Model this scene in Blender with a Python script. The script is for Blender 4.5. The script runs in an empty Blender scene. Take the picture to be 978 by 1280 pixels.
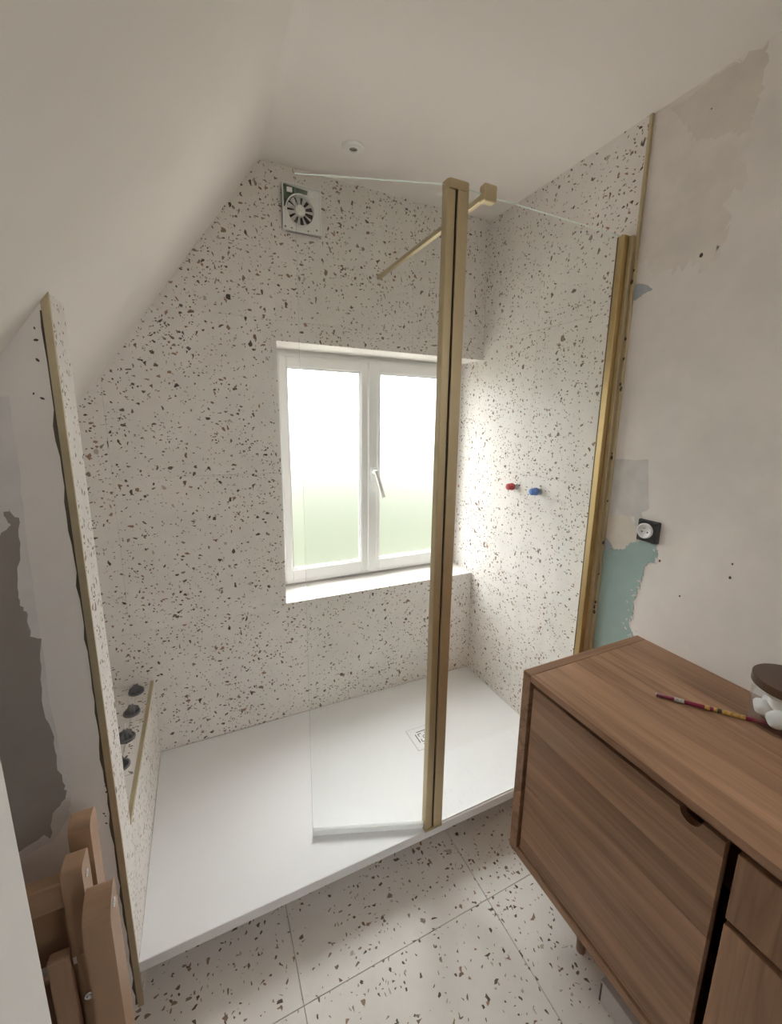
import bpy, bmesh, math, random
from mathutils import Vector, Matrix
random.seed(7)
sc = bpy.context.scene
C = sc.collection

# ------------------------------------------------------------------ camera
CAM = dict(x=-1.3170, y=-1.8181, z=1.3926, yaw=-0.4531, pitch=-0.1949, roll=0.0188,
           f=524.38, ppx=503.70, ppy=629.14)
def cam_axes():
    cy, sy = math.cos(CAM['yaw']), math.sin(CAM['yaw'])
    cp, sp = math.cos(CAM['pitch']), math.sin(CAM['pitch'])
    F = Vector((-sy*cp, cy*cp, sp)); R = Vector((cy, sy, 0)); U = R.cross(F)
    c, s = math.cos(CAM['roll']), math.sin(CAM['roll'])
    return c*R + s*U, -s*R + c*U, F
CR, CU, CF = cam_axes()
CO = Vector((CAM['x'], CAM['y'], CAM['z']))
cd = bpy.data.cameras.new('camera'); cam = bpy.data.objects.new('camera', cd); C.objects.link(cam)
cam.matrix_world = Matrix(((CR.x, CU.x, -CF.x, CO.x), (CR.y, CU.y, -CF.y, CO.y), (CR.z, CU.z, -CF.z, CO.z), (0, 0, 0, 1)))
cd.sensor_fit = 'AUTO'; cd.sensor_width = 36
cd.lens = CAM['f'] / 1280 * 36
cd.shift_x = (489 - CAM['ppx']) / 1280
cd.shift_y = -(640 - CAM['ppy']) / 1280
cd.clip_start = 0.02; cd.clip_end = 500
sc.camera = cam
def px_on(x, y, ax, val):
    d = CF + CR*((x - CAM['ppx'])/CAM['f']) - CU*((y - CAM['ppy'])/CAM['f'])
    t = (val - CO[ax]) / d[ax]
    return CO + d*t

# ------------------------------------------------------------------ world, exposure
sc.view_settings.view_transform = 'Standard'
sc.view_settings.look = 'None'
sc.view_settings.gamma = 1.0
sc.view_settings.use_curve_mapping = False
sc.view_settings.exposure = 1.56
sc.cycles.use_denoising = True
sc.cycles.max_bounces = 14
sc.cycles.diffuse_bounces = 8
sc.cycles.transmission_bounces = 8
sc.cycles.transparent_max_bounces = 16
sc.cycles.sample_clamp_indirect = 0
SKY = 6.0
w = bpy.data.worlds.new('overcast_sky'); sc.world = w; w.use_nodes = True
nt = w.node_tree; nt.nodes.clear()
_o = nt.nodes.new('ShaderNodeOutputWorld'); _b = nt.nodes.new('ShaderNodeBackground')
_t = nt.nodes.new('ShaderNodeTexCoord'); _s = nt.nodes.new('ShaderNodeSeparateXYZ')
_r = nt.nodes.new('ShaderNodeValToRGB')
_r.color_ramp.elements[0].position = 0.0; _r.color_ramp.elements[0].color = (0.34, 0.338, 0.336, 1)
_r.color_ramp.elements[1].position = 1.0; _r.color_ramp.elements[1].color = (1.0, 0.985, 0.975, 1)
nt.links.new(_t.outputs['Generated'], _s.inputs[0]); nt.links.new(_s.outputs['Z'], _r.inputs[0])
nt.links.new(_r.outputs[0], _b.inputs['Color']); _b.inputs['Strength'].default_value = SKY
nt.links.new(_b.outputs[0], _o.inputs[0])

# ------------------------------------------------------------------ materials
M = {}
def new_mat(name):
    m = bpy.data.materials.new(name); m.use_nodes = True; M[name] = m
    nt = m.node_tree; p = nt.nodes['Principled BSDF']
    return m, nt, p
def N(nt, typ, **kw):
    n = nt.nodes.new(typ)
    for k, v in kw.items():
        if k.startswith('in_'): n.inputs[k[3:]].default_value = v
        else: setattr(n, k, v)
    return n
def plain(name, col, rough=.5, metal=0., bump=0., bscale=60., var=0., vscale=8., spec=.5):
    m, nt, p = new_mat(name)
    p.inputs['Base Color'].default_value = (*col, 1); p.inputs['Roughness'].default_value = rough
    p.inputs['Metallic'].default_value = metal; p.inputs['Specular IOR Level'].default_value = spec
    tc = N(nt, 'ShaderNodeTexCoord')
    if var:
        nz = N(nt, 'ShaderNodeTexNoise', in_Scale=vscale, in_Detail=5.0, in_Roughness=.6)
        nt.links.new(tc.outputs['Object'], nz.inputs['Vector'])
        mr = N(nt, 'ShaderNodeMapRange'); mr.inputs[1].default_value = .3; mr.inputs[2].default_value = .7
        mr.inputs[3].default_value = 1 - var; mr.inputs[4].default_value = 1 + var
        nt.links.new(nz.outputs['Fac'], mr.inputs[0])
        mx = N(nt, 'ShaderNodeVectorMath', operation='SCALE'); mx.inputs[0].default_value = col
        nt.links.new(mr.outputs[0], mx.inputs['Scale']); nt.links.new(mx.outputs[0], p.inputs['Base Color'])
    if bump:
        nb = N(nt, 'ShaderNodeTexNoise', in_Scale=bscale, in_Detail=4.0)
        nt.links.new(tc.outputs['Object'], nb.inputs['Vector'])
        bp = N(nt, 'ShaderNodeBump', in_Strength=bump, in_Distance=.004)
        nt.links.new(nb.outputs['Fac'], bp.inputs['Height']); nt.links.new(bp.outputs[0], p.inputs['Normal'])
    return m

def terrazzo(name, base=(.80, .765, .73), rough=.38, dens=1.0):
    m, nt, p = new_mat(name); L = nt.links.new
    p.inputs['Roughness'].default_value = rough; p.inputs['Specular IOR Level'].default_value = .35
    geo = N(nt, 'ShaderNodeNewGeometry'); oi = N(nt, 'ShaderNodeObjectInfo')
    off = N(nt, 'ShaderNodeVectorMath', operation='SCALE'); off.inputs[0].default_value = (9.1, 5.7, 7.3)
    L(oi.outputs['Random'], off.inputs['Scale'])
    add = N(nt, 'ShaderNodeVectorMath', operation='ADD'); L(geo.outputs['Position'], add.inputs[0]); L(off.outputs[0], add.inputs[1])
    wn = N(nt, 'ShaderNodeTexNoise', in_Scale=38.0, in_Detail=2.0); L(add.outputs[0], wn.inputs['Vector'])
    ws = N(nt, 'ShaderNodeVectorMath', operation='SCALE'); ws.inputs['Scale'].default_value = .011; L(wn.outputs['Color'], ws.inputs[0])
    vec = N(nt, 'ShaderNodeVectorMath', operation='ADD'); L(add.outputs[0], vec.inputs[0]); L(ws.outputs[0], vec.inputs[1])
    # mottled cement ground
    gn = N(nt, 'ShaderNodeTexNoise', in_Scale=7.0, in_Detail=6.0, in_Roughness=.65); L(add.outputs[0], gn.inputs['Vector'])
    gr = N(nt, 'ShaderNodeValToRGB'); L(gn.outputs['Fac'], gr.inputs[0])
    gr.color_ramp.elements[0].position = .3; gr.color_ramp.elements[0].color = (*[c*.93 for c in base], 1)
    gr.color_ramp.elements[1].position = .7; gr.color_ramp.elements[1].color = (*[min(1, c*1.04) for c in base], 1)
    col = gr.outputs[0]
    # density patches
    dn = N(nt, 'ShaderNodeTexNoise', in_Scale=4.5, in_Detail=2.0); L(add.outputs[0], dn.inputs['Vector'])
    layers = [  # scale, existence, min edge threshold, max edge thr, rotation, stretch
        (112, .30, .17, .36, (.4, .9, .2), (1, 1.6, 1.0)),
        (82, .44, .20, .40, (1.1, .3, .8), (1.6, 1, 1.1)),
        (58, .42, .24, .42, (.7, 1.3, 1.9), (1, 1.3, 1.6)),
        (42, .19, .27, .42, (2.1, .5, .3), (1.5, 1, 1.0)),
    ]
    for i, (s, ex, t0, t1, rot, st) in enumerate(layers):
        mp = N(nt, 'ShaderNodeMapping'); mp.inputs['Rotation'].default_value = rot
        mp.inputs['Scale'].default_value = (s/st[0], s/st[1], s/st[2]); mp.inputs['Location'].default_value = (i*3.7, i*1.9, i*5.3)
        L(vec.outputs[0], mp.inputs['Vector'])
        v1 = N(nt, 'ShaderNodeTexVoronoi', in_Scale=1.0, feature='F1'); v2 = N(nt, 'ShaderNodeTexVoronoi', in_Scale=1.0, feature='DISTANCE_TO_EDGE')
        L(mp.outputs[0], v1.inputs['Vector']); L(mp.outputs[0], v2.inputs['Vector'])
        sp = N(nt, 'ShaderNodeSeparateColor'); L(v1.outputs['Color'], sp.inputs[0])
        thr = N(nt, 'ShaderNodeMapRange'); thr.inputs[3].default_value = t0; thr.inputs[4].default_value = t1; L(sp.outputs[2], thr.inputs[0])
        df = N(nt, 'ShaderNodeMath', operation='SUBTRACT'); L(v2.outputs['Distance'], df.inputs[0]); L(thr.outputs[0], df.inputs[1])
        sm = N(nt, 'ShaderNodeMapRange'); sm.inputs[1].default_value = 0; sm.inputs[2].default_value = .03; L(df.outputs[0], sm.inputs[0])
        e2 = N(nt, 'ShaderNodeMapRange'); e2.inputs[1].default_value = .35; e2.inputs[2].default_value = .65
        e2.inputs[3].default_value = ex*.55*dens; e2.inputs[4].default_value = ex*1.3*dens; L(dn.outputs['Fac'], e2.inputs[0])
        lt = N(nt, 'ShaderNodeMath', operation='LESS_THAN'); L(sp.outputs[0], lt.inputs[0]); L(e2.outputs[0], lt.inputs[1])
        mk = N(nt, 'ShaderNodeMath', operation='MULTIPLY'); L(sm.outputs[0], mk.inputs[0]); L(lt.outputs[0], mk.inputs[1])
        cr = N(nt, 'ShaderNodeValToRGB'); cr.color_ramp.interpolation = 'CONSTANT'; L(sp.outputs[1], cr.inputs[0])
        cols = [(0, (.115, .082, .060)), (.25, (.21, .145, .095)), (.42, (.15, .125, .105)), (.58, (.30, .205, .13)), (.7, (.26, .225, .19)), (.82, (.36, .22, .15)), (.9, (.50, .43, .36))]
        el = cr.color_ramp.elements
        el[0].position = 0; el[0].color = (*cols[0][1], 1); el[1].position = cols[1][0]; el[1].color = (*cols[1][1], 1)
        for pos, cc in cols[2:]:
            e = el.new(pos); e.color = (*cc, 1)
        mx = N(nt, 'ShaderNodeMix', data_type='RGBA'); L(mk.outputs[0], mx.inputs[0]); L(col, mx.inputs[6]); L(cr.outputs[0], mx.inputs[7])
        col = mx.outputs[2]
    L(col, p.inputs['Base Color'])
    return m
terrazzo('terrazzo')
terrazzo('terrazzo_floor', dens=.62)

def wood(name, dark, light, axis, stave=.075, rough=.42, grain=1.0):
    """axis: grain direction 0/1/2; staves vary across the other axes"""
    m, nt, p = new_mat(name); L = nt.links.new
    p.inputs['Roughness'].default_value = rough; p.inputs['Specular IOR Level'].default_value = .4
    tc = N(nt, 'ShaderNodeTexCoord')
    oi = N(nt, 'ShaderNodeObjectInfo')
    off = N(nt, 'ShaderNodeVectorMath', operation='SCALE'); off.inputs[0].default_value = (3.1, 5.7, 4.3); L(oi.outputs['Random'], off.inputs['Scale'])
    ad = N(nt, 'ShaderNodeVectorMath', operation='ADD'); L(tc.outputs['Object'], ad.inputs[0]); L(off.outputs[0], ad.inputs[1])
    sx = N(nt, 'ShaderNodeSeparateXYZ'); L(ad.outputs[0], sx.inputs[0])
    others = [i for i in range(3) if i != axis]
    sm = N(nt, 'ShaderNodeMath', operation='ADD'); L(sx.outputs[others[0]], sm.inputs[0]); L(sx.outputs[others[1]], sm.inputs[1])
    dv = N(nt, 'ShaderNodeMath', operation='DIVIDE'); dv.inputs[1].default_value = stave; L(sm.outputs[0], dv.inputs[0])
    fl = N(nt, 'ShaderNodeMath', operation='FLOOR'); L(dv.outputs[0], fl.inputs[0])
    wn = N(nt, 'ShaderNodeTexWhiteNoise', noise_dimensions='1D'); L(fl.outputs[0], wn.inputs['W'])
    # stretched grain, shifted per stave
    sh = N(nt, 'ShaderNodeVectorMath', operation='SCALE'); sh.inputs[0].default_value = (4, 4, 4); L(wn.outputs['Value'], sh.inputs['Scale'])
    a2 = N(nt, 'ShaderNodeVectorMath', operation='ADD'); L(ad.outputs[0], a2.inputs[0]); L(sh.outputs[0], a2.inputs[1])
    s = [22.0, 22.0, 22.0]; s[axis] = 1.3
    mp = N(nt, 'ShaderNodeMapping'); mp.inputs['Scale'].default_value = s; L(a2.outputs[0], mp.inputs['Vector'])
    nz = N(nt, 'ShaderNodeTexNoise', in_Scale=1.0, in_Detail=5.0, in_Roughness=.55, in_Distortion=1.2); L(mp.outputs[0], nz.inputs['Vector'])
    s2 = [160.0]*3; s2[axis] = 5.0
    mp2 = N(nt, 'ShaderNodeMapping'); mp2.inputs['Scale'].default_value = s2; L(a2.outputs[0], mp2.inputs['Vector'])
    nz2 = N(nt, 'ShaderNodeTexNoise', in_Scale=1.0, in_Detail=3.0); L(mp2.outputs[0], nz2.inputs['Vector'])
    m1 = N(nt, 'ShaderNodeMath', operation='MULTIPLY_ADD'); m1.inputs[1].default_value = .20; L(wn.outputs['Value'], m1.inputs[0])
    m0 = N(nt, 'ShaderNodeMath', operation='MULTIPLY'); m0.inputs[1].default_value = .75*grain; L(nz.outputs['Fac'], m0.inputs[0]); L(m0.outputs[0], m1.inputs[2])
    m2 = N(nt, 'ShaderNodeMath', operation='MULTIPLY_ADD'); m2.inputs[1].default_value = .22*grain; L(nz2.outputs['Fac'], m2.inputs[0]); L(m1.outputs[0], m2.inputs[2])
    cr = N(nt, 'ShaderNodeValToRGB'); L(m2.outputs[0], cr.inputs[0])
    cr.color_ramp.elements[0].position = .38; cr.color_ramp.elements[0].color = (*dark, 1)
    cr.color_ramp.elements[1].position = .88; cr.color_ramp.elements[1].color = (*light, 1)
    L(cr.outputs[0], p.inputs['Base Color'])
    bp = N(nt, 'ShaderNodeBump', in_Strength=.08, in_Distance=.002); L(nz2.outputs['Fac'], bp.inputs['Height']); L(bp.outputs[0], p.inputs['Normal'])
    return m
WD, WL = (.205, .108, .060), (.50, .30, .178)
wood('walnut_y', WD, WL, 1, stave=.095); wood('walnut_z', WD, WL, 2, stave=.11); wood('walnut_x', WD, WL, 0)
wood('beech', (.36, .225, .14), (.52, .35, .235), 2, stave=.2, rough=.45, grain=.6)
wood('beech_rail', (.36, .225, .14), (.52, .35, .235), 0, stave=.2, rough=.45, grain=.6)
wood('lid_wood', (.05, .028, .019), (.11, .065, .045), 1, stave=.5, rough=.3)

plain('plaster', (.84, .795, .765), .9, bump=.18, bscale=22, var=.075, vscale=3.5)
plain('plaster_left', (.80, .76, .73), .9, bump=.1, bscale=26, var=.04, vscale=5)
plain('ceiling_paint', (.80, .765, .73), .9, bump=.04, bscale=50, var=.015, vscale=2)
plain('white_wall', (.76, .745, .73), .6, bump=.03, bscale=60)
plain('grout', (.46, .43, .40), .9, var=.08, vscale=30)
plain('filler_cool', (.72, .69, .68), .9, var=.07, vscale=11, bump=.1)
plain('raw_board', (.33, .295, .27), .95, var=.05, vscale=9)
plain('filler_light', (.70, .67, .64), .9, var=.05, vscale=14, bump=.15)
plain('teal_board', (.35, .475, .465), .85, var=.05, vscale=10)
plain('cream_filler', (.74, .69, .62), .9, var=.05, vscale=20, bump=.15)
plain('grey_filler', (.67, .65, .635), .9, var=.09, vscale=16, bump=.15)
plain('blue_smear', (.44, .48, .53), .85, var=.1, vscale=40)
plain('stained_plaster', (.735, .685, .635), .9, var=.07, vscale=9, bump=.1)
plain('worn_plaster', (.795, .745, .705), .9, var=.07, vscale=9, bump=.2)
plain('brass_gold', (.62, .47, .24), .34, metal=.9, var=.03, vscale=30)
plain('brass', (.56, .465, .295), .36, metal=.88, var=.03, vscale=30)
plain('brass_trim', (.56, .48, .32), .45, metal=.75, var=.06, vscale=20)
plain('seam_dark', (.05, .04, .03), .7)
plain('upvc', (.84, .84, .83), .35, var=.01)
plain('foot_grey', (.42, .41, .39), .7)
plain('gasket', (.30, .31, .31), .6)
plain('resin_tray', (.86, .87, .885), .5, bump=.03, bscale=220, var=.008, vscale=3)
plain('chrome', (.75, .76, .77), .25, metal=1.0)
plain('slot_dark', (.05, .05, .05), .6)
plain('silicone', (.90, .91, .91), .3)
def soft_seal():
    m, nt, p = new_mat('soft_seal'); out = nt.nodes['Material Output']
    p.inputs['Base Color'].default_value = (.9, .91, .91, 1); p.inputs['Roughness'].default_value = .3
    tl = N(nt, 'ShaderNodeBsdfTranslucent'); tl.inputs['Color'].default_value = (.92, .93, .93, 1)
    mx = N(nt, 'ShaderNodeMixShader'); mx.inputs[0].default_value = .65
    nt.links.new(p.outputs[0], mx.inputs[1]); nt.links.new(tl.outputs[0], mx.inputs[2]); nt.links.new(mx.outputs[0], out.inputs['Surface'])
soft_seal()
plain('fan_white', (.90, .90, .88), .4)
plain('fan_hole', (.03, .03, .03), .8)
plain('pcb_green', (.07, .11, .07), .5, var=.3, vscale=90)
plain('spot_white', (.80, .79, .77), .4)
plain('spot_glass', (.25, .24, .22), .2)
plain('red_cap', (.55, .04, .045), .35)
plain('blue_cap', (.03, .16, .55), .35)
plain('pipe_metal', (.55, .55, .55), .35, metal=.9)
plain('socket_black', (.035, .035, .037), .45, bump=.3, bscale=120)
plain('socket_white', (.86, .86, .85), .35)
plain('wedge_grey', (.16, .16, .165), .5)
plain('sill_white', (.80, .775, .745), .4, var=.015, vscale=40)
plain('wedge_clear', (.75, .75, .74), .3)
plain('pencil_red', (.22, .012, .045), .3)
plain('pencil_gold', (.55, .33, .08), .35, var=.5, vscale=160)
plain('pencil_silver', (.42, .40, .37), .35, var=.5, vscale=200)
plain('pencil_black', (.02, .02, .02), .4)
plain('pencil_end', (.75, .55, .5), .6)
plain('cotton', (.90, .89, .88), .95, bump=.4, bscale=90)
plain('box_pale', (.60, .57, .565), .5)
plain('box_edge', (.10, .09, .09), .6)
plain('dirt', (.10, .085, .065), .9)
plain('lawn', (.014, .019, .002), .9, var=.2, vscale=.3)
plain('gravel', (.30, .28, .25), .9, var=.1, vscale=2)

def glass(name, tint, ior=1.45, gloss=1.0, edge=None):
    m, nt, p = new_mat(name); L = nt.links.new
    nt.nodes.remove(p); out = nt.nodes['Material Output']
    tr = N(nt, 'ShaderNodeBsdfTransparent'); tr.inputs['Color'].default_value = (*tint, 1)
    gl = N(nt, 'ShaderNodeBsdfGlossy'); gl.inputs['Roughness'].default_value = .01; gl.inputs['Color'].default_value = (gloss, gloss, gloss, 1)
    fr = N(nt, 'ShaderNodeFresnel'); geo = N(nt, 'ShaderNodeNewGeometry')
    ex = N(nt, 'ShaderNodeMath', operation='MULTIPLY_ADD'); ex.inputs[1].default_value = -2; ex.inputs[2].default_value = 1; L(geo.outputs['Backfacing'], ex.inputs[0])
    pw = N(nt, 'ShaderNodeMath', operation='POWER'); pw.inputs[0].default_value = ior; L(ex.outputs[0], pw.inputs[1]); L(pw.outputs[0], fr.inputs['IOR'])
    mx = N(nt, 'ShaderNodeMixShader'); L(fr.outputs[0], mx.inputs[0]); L(tr.outputs[0], mx.inputs[1]); L(gl.outputs[0], mx.inputs[2])
    L(mx.outputs[0], out.inputs['Surface'])
    return m
glass('clear_glass', (.982, .992, .988))
glass('jar_glass', (.96, .97, .97))
glass('fill_window_glass', (.97, .98, .98))
def frosted(name):
    m, nt, p = new_mat(name); L = nt.links.new
    nt.nodes.remove(p); out = nt.nodes['Material Output']
    tl = N(nt, 'ShaderNodeBsdfTranslucent'); tl.inputs['Color'].default_value = (.86, .88, .88, 1)
    rf = N(nt, 'ShaderNodeBsdfRefraction'); rf.inputs['Roughness'].default_value = .72; rf.inputs['IOR'].default_value = 1.22
    rf.inputs['Color'].default_value = (.95, .97, .96, 1)
    m1 = N(nt, 'ShaderNodeMixShader'); m1.inputs[0].default_value = .985; L(tl.outputs[0], m1.inputs[1]); L(rf.outputs[0], m1.inputs[2])
    gl = N(nt, 'ShaderNodeBsdfGlossy'); gl.inputs['Roughness'].default_value = .12
    fr = N(nt, 'ShaderNodeFresnel'); fr.inputs['IOR'].default_value = 1.4
    m2 = N(nt, 'ShaderNodeMixShader'); L(fr.outputs[0], m2.inputs[0]); L(m1.outputs[0], m2.inputs[1]); L(gl.outputs[0], m2.inputs[2])
    L(m2.outputs[0], out.inputs['Surface'])
frosted('frosted_glass')
plain('glass_edge', (.62, .72, .68), .2)

# ------------------------------------------------------------------ helpers
ORG = {}
def link(o, parent=None, loc=None):
    C.objects.link(o)
    if parent is not None:
        o.parent = parent
        o.location = -ORG[parent.name]
        ORG[o.name] = Vector((0, 0, 0))
    else:
        ORG[o.name] = Vector((0, 0, 0))
    return o
def thing(name, loc, label=None, cat=None, group=None, kind=None):
    o = bpy.data.objects.new(name, None); C.objects.link(o); o.location = loc
    o.empty_display_size = .05
    ORG[o.name] = Vector(loc); tag(o, label, cat, group, kind); return o
def tag(o, label=None, cat=None, group=None, kind=None):
    if label: o['label'] = label
    if cat: o['category'] = cat
    if group: o['group'] = group
    if kind: o['kind'] = kind
    return o
def obj(name, bm, mats, parent=None, smooth=False, label=None):
    me = bpy.data.meshes.new(name)
    bmesh.ops.recalc_face_normals(bm, faces=bm.faces)
    bm.to_mesh(me); bm.free()
    for m in ([mats] if isinstance(mats, str) else mats): me.materials.append(M[m])
    if smooth:
        for f in me.polygons: f.use_smooth = True
    o = bpy.data.objects.new(name, me); link(o, parent)
    if label: o['label'] = label
    return o
def bx(bm, lo, hi, bev=0, seg=2, mi=0):
    lo = Vector(lo); hi = Vector(hi)
    r = bmesh.ops.create_cube(bm, size=1.0)
    vs = r['verts']
    for v in vs: v.co = Vector(((v.co.x+.5)*(hi.x-lo.x)+lo.x, (v.co.y+.5)*(hi.y-lo.y)+lo.y, (v.co.z+.5)*(hi.z-lo.z)+lo.z))
    fs = set(f for v in vs for f in v.link_faces)
    for f in fs: f.material_index = mi
    if bev:
        es = list(set(e for v in vs for e in v.link_edges))
        bmesh.ops.bevel(bm, geom=es, offset=bev, segments=seg, affect='EDGES', profile=.5)
def box(name, lo, hi, mat, parent=None, bev=0, seg=2, label=None):
    bm = bmesh.new(); bx(bm, lo, hi, bev, seg); return obj(name, bm, mat, parent, label=label)
def prism_pts(bm, pts3, vec, mi=0):
    """polygon of 3D points extruded by vec"""
    vec = Vector(vec)
    a = [bm.verts.new(Vector(p)) for p in pts3]; b = [bm.verts.new(Vector(p)+vec) for p in pts3]
    n = len(a); fs = [bm.faces.new(a), bm.faces.new(b[::-1])]
    for i in range(n): fs.append(bm.faces.new((a[i], b[i], b[(i+1) % n], a[(i+1) % n])))
    for f in fs: f.material_index = mi
    return fs
def prism(name, pts3, vec, mat, parent=None, bev=0, label=None):
    bm = bmesh.new(); prism_pts(bm, pts3, vec)
    if bev: bmesh.ops.bevel(bm, geom=bm.edges[:], offset=bev, segments=2, affect='EDGES', profile=.5)
    return obj(name, bm, mat, parent, label=label)
def lathe(bm, prof, M4=None, seg=32, mi=0, a0=0, a1=None):
    """prof: (r,z) list about Z, transformed by M4"""
    M4 = M4 or Matrix.Identity(4); rings = []
    for r, z in prof:
        if r < 1e-6: rings.append([bm.verts.new(M4 @ Vector((0, 0, z)))])
        else: rings.append([bm.verts.new(M4 @ Vector((r*math.cos(2*math.pi*k/seg), r*math.sin(2*math.pi*k/seg), z))) for k in range(seg)])
    for A, B in zip(rings, rings[1:]):
        for k in range(seg):
            k2 = (k+1) % seg
            if len(A) == 1 and len(B) == 1: continue
            if len(A) == 1: f = bm.faces.new((A[0], B[k], B[k2]))
            elif len(B) == 1: f = bm.faces.new((A[k], A[k2], B[0]))
            else: f = bm.faces.new((A[k], A[k2], B[k2], B[k]))
            f.material_index = mi; f.smooth = True
def frame_mat(pos, zdir):
    q = Vector(zdir).normalized().to_track_quat('Z', 'Y'); return Matrix.Translation(Vector(pos)) @ q.to_matrix().to_4x4()
def cyl(name, p0, p1, r, mat, parent=None, r1=None, seg=20, label=None):
    bm = bmesh.new(); d = Vector(p1)-Vector(p0); r1 = r if r1 is None else r1
    lathe(bm, [(0, 0), (r, 0), (r1, d.length), (0, d.length)], frame_mat(p0, d), seg)
    o = obj(name, bm, mat, parent, label=label)
    for f in o.data.polygons: f.use_smooth = len(f.vertices) == 4
    return o

def clip(poly, a, b, c):   # keep a*u+b*v<=c
    out = []
    for i in range(len(poly)):
        p, q = poly[i], poly[(i+1) % len(poly)]
        dp, dq = a*p[0]+b*p[1]-c, a*q[0]+b*q[1]-c
        if dp <= 0: out.append(p)
        if (dp < 0 < dq) or (dq < 0 < dp):
            t = dp/(dp-dq); out.append((p[0]+t*(q[0]-p[0]), p[1]+t*(q[1]-p[1])))
    return out
def tiles(parent, u0, u1, v0, v1, ju, jv, to3, vec, gap=.0009, mat='terrazzo', halfplanes=(), name='tile', bev=.0006):
    us = [u0] + sorted(j for j in ju if u0+.004 < j < u1-.004) + [u1]
    vs = [v0] + sorted(j for j in jv if v0+.004 < j < v1-.004) + [v1]
    for i in range(len(us)-1):
        for j in range(len(vs)-1):
            g = gap/2
            a, b = us[i]+(g if i else 0), us[i+1]-(g if i < len(us)-2 else 0)
            c, d = vs[j]+(g if j else 0), vs[j+1]-(g if j < len(vs)-2 else 0)
            poly = [(a, c), (b, c), (b, d), (a, d)]
            for h in halfplanes: poly = clip(poly, *h) if poly else poly
            if len(poly) < 3: continue
            prism(name, [to3(*p) for p in poly], vec, mat, parent)

# ------------------------------------------------------------------ dimensions (metres; shower tray top is z=0)
FZ = -.14            # floor
H = 2.3257           # flat ceiling
XL = -1.548          # face of ledge / nib on the shower's left
XA = -1.0463         # where slope begins
SL = (H-1.6132)/(-XA-XL) if False else (H-1.6132)/(XA-XL)
def slope_z(x): return H + SL*(x-XA)
YF = -.7787          # nib front / tray front
ND = .104            # nib depth
WX0, WZ0, WZ1, RD = -1.008, .5714, 1.697, .18
LEDZ = .335
G = -.7675
TT = .008            # tile thickness
YR = -3.0            # rear of the room
XK = -2.35

# ------------------------------------------------------------------ setting
# floor
floor = box('floor', (XK, YR, FZ-.08), (.02, .02, FZ-.006), 'grout'); tag(floor, 'pale terrazzo tiled bathroom floor', kind='structure')
tiles(floor, XK, .009, YR, -.615, [-1.165+.6*k for k in range(-3, 3)], [-.963-.6*k for k in range(0, 4)],
      lambda u, v: (u, v, FZ), (0, 0, -.006), gap=.0023, mat='terrazzo_floor')

# ceiling with slope
bm = bmesh.new()
cp = [(XK, slope_z(XK))]
ang = math.atan(SL); rr = .05; tl = rr*math.tan(ang/2)
c_end = Vector((XA+tl, H)); cx = XA+tl
cp_arc = []
for k in range(7):
    t = ang*(1-k/6)
    cp_arc.append((cx-rr*math.sin(t), H-rr*(1-math.cos(t))))
cp += cp_arc + [(.03, H)]
for i in range(len(cp)-1):
    (x0, z0), (x1, z1) = cp[i], cp[i+1]
    v = [bm.verts.new(q) for q in ((x0, YR-.02, z0), (x1, YR-.02, z1), (x1, .32, z1), (x0, .32, z0), (x0, YR-.02, z0+.12), (x1, YR-.02, z1+.12), (x1, .32, z1+.12), (x0, .32, z0+.12))]
    for f in ((0, 1, 2, 3), (7, 6, 5, 4)): bm.faces.new([v[k] for k in f])
    for f in ((0, 4, 5, 1), (2, 6, 7, 3)): bm.faces.new([v[k] for k in f])
    if i == 0: bm.faces.new([v[k] for k in (0, 3, 7, 4)])
    if i == len(cp)-2: bm.faces.new([v[k] for k in (1, 5, 6, 2)])
bmesh.ops.remove_doubles(bm, verts=bm.verts, dist=1e-5)
ceil = obj('ceiling', bm, 'ceiling_paint'); tag(ceil, 'white ceiling that turns into a steep attic slope', kind='structure')

# wall_back: substrate with window hole, tiles on it
JZ = [1.165-.61, 1.165, 1.775]
bm = bmesh.new()
def wb(x0, x1, z0, z1, y0=TT, y1=.30): bx(bm, (x0, y0, z0), (x1, y1, z1))
def poly_xz(bm, pts, y0, y1): prism_pts(bm, [(x, y0, z) for x, z in pts], (0, y1-y0, 0))
lp = clip([(XK, FZ-.1), (WX0-TT, FZ-.1), (WX0-TT, H+.05), (XK, H+.05)], -SL, 1, H-SL*XA+.03)
poly_xz(bm, lp, TT, .30)
poly_xz(bm, clip([(WX0-TT, WZ1+TT), (.03, WZ1+TT), (.03, H+.05), (WX0-TT, H+.05)], -SL, 1, H-SL*XA+.03), TT, .30)
poly_xz(bm, [(WX0-TT, FZ-.1), (.03, FZ-.1), (.03, WZ0-TT), (WX0-TT, WZ0-TT)], TT, .30)
wall_back = obj('wall_back', bm, 'grout'); tag(wall_back, 'terrazzo tiled shower wall around the window', kind='structure')
b3 = lambda u, v: (u, 0, v)
hp = [(-SL, 1, H-SL*XA)]
tiles(wall_back, -2.2, WX0, 0, H, [-1.607, -2.2], JZ, b3, (0, TT, 0), halfplanes=hp)
tiles(wall_back, WX0, 0, WZ1, H, [-.398], [1.775], b3, (0, TT, 0), halfplanes=hp)
tiles(wall_back, WX0, 0, 0, WZ0, [-.605], [], b3, (0, TT, 0))
tiles(wall_back, WX0, 0, TT, RD+.03, [], [], lambda u, v: (u, v, WZ0), (0, 0, -TT), name='sill_tile', mat='sill_white')
tiles(wall_back, WX0, 0, TT, RD+.03, [], [], lambda u, v: (u, v, WZ1), (0, 0, TT), name='lintel_tile', mat='sill_white')
prism('reveal_tile', [(WX0, TT, WZ0-TT), (WX0, RD+.08, WZ0-TT), (WX0, RD+.08, WZ1+TT), (WX0, TT, WZ1+TT)], (-TT, 0, 0), 'sill_white', wall_back)

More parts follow.
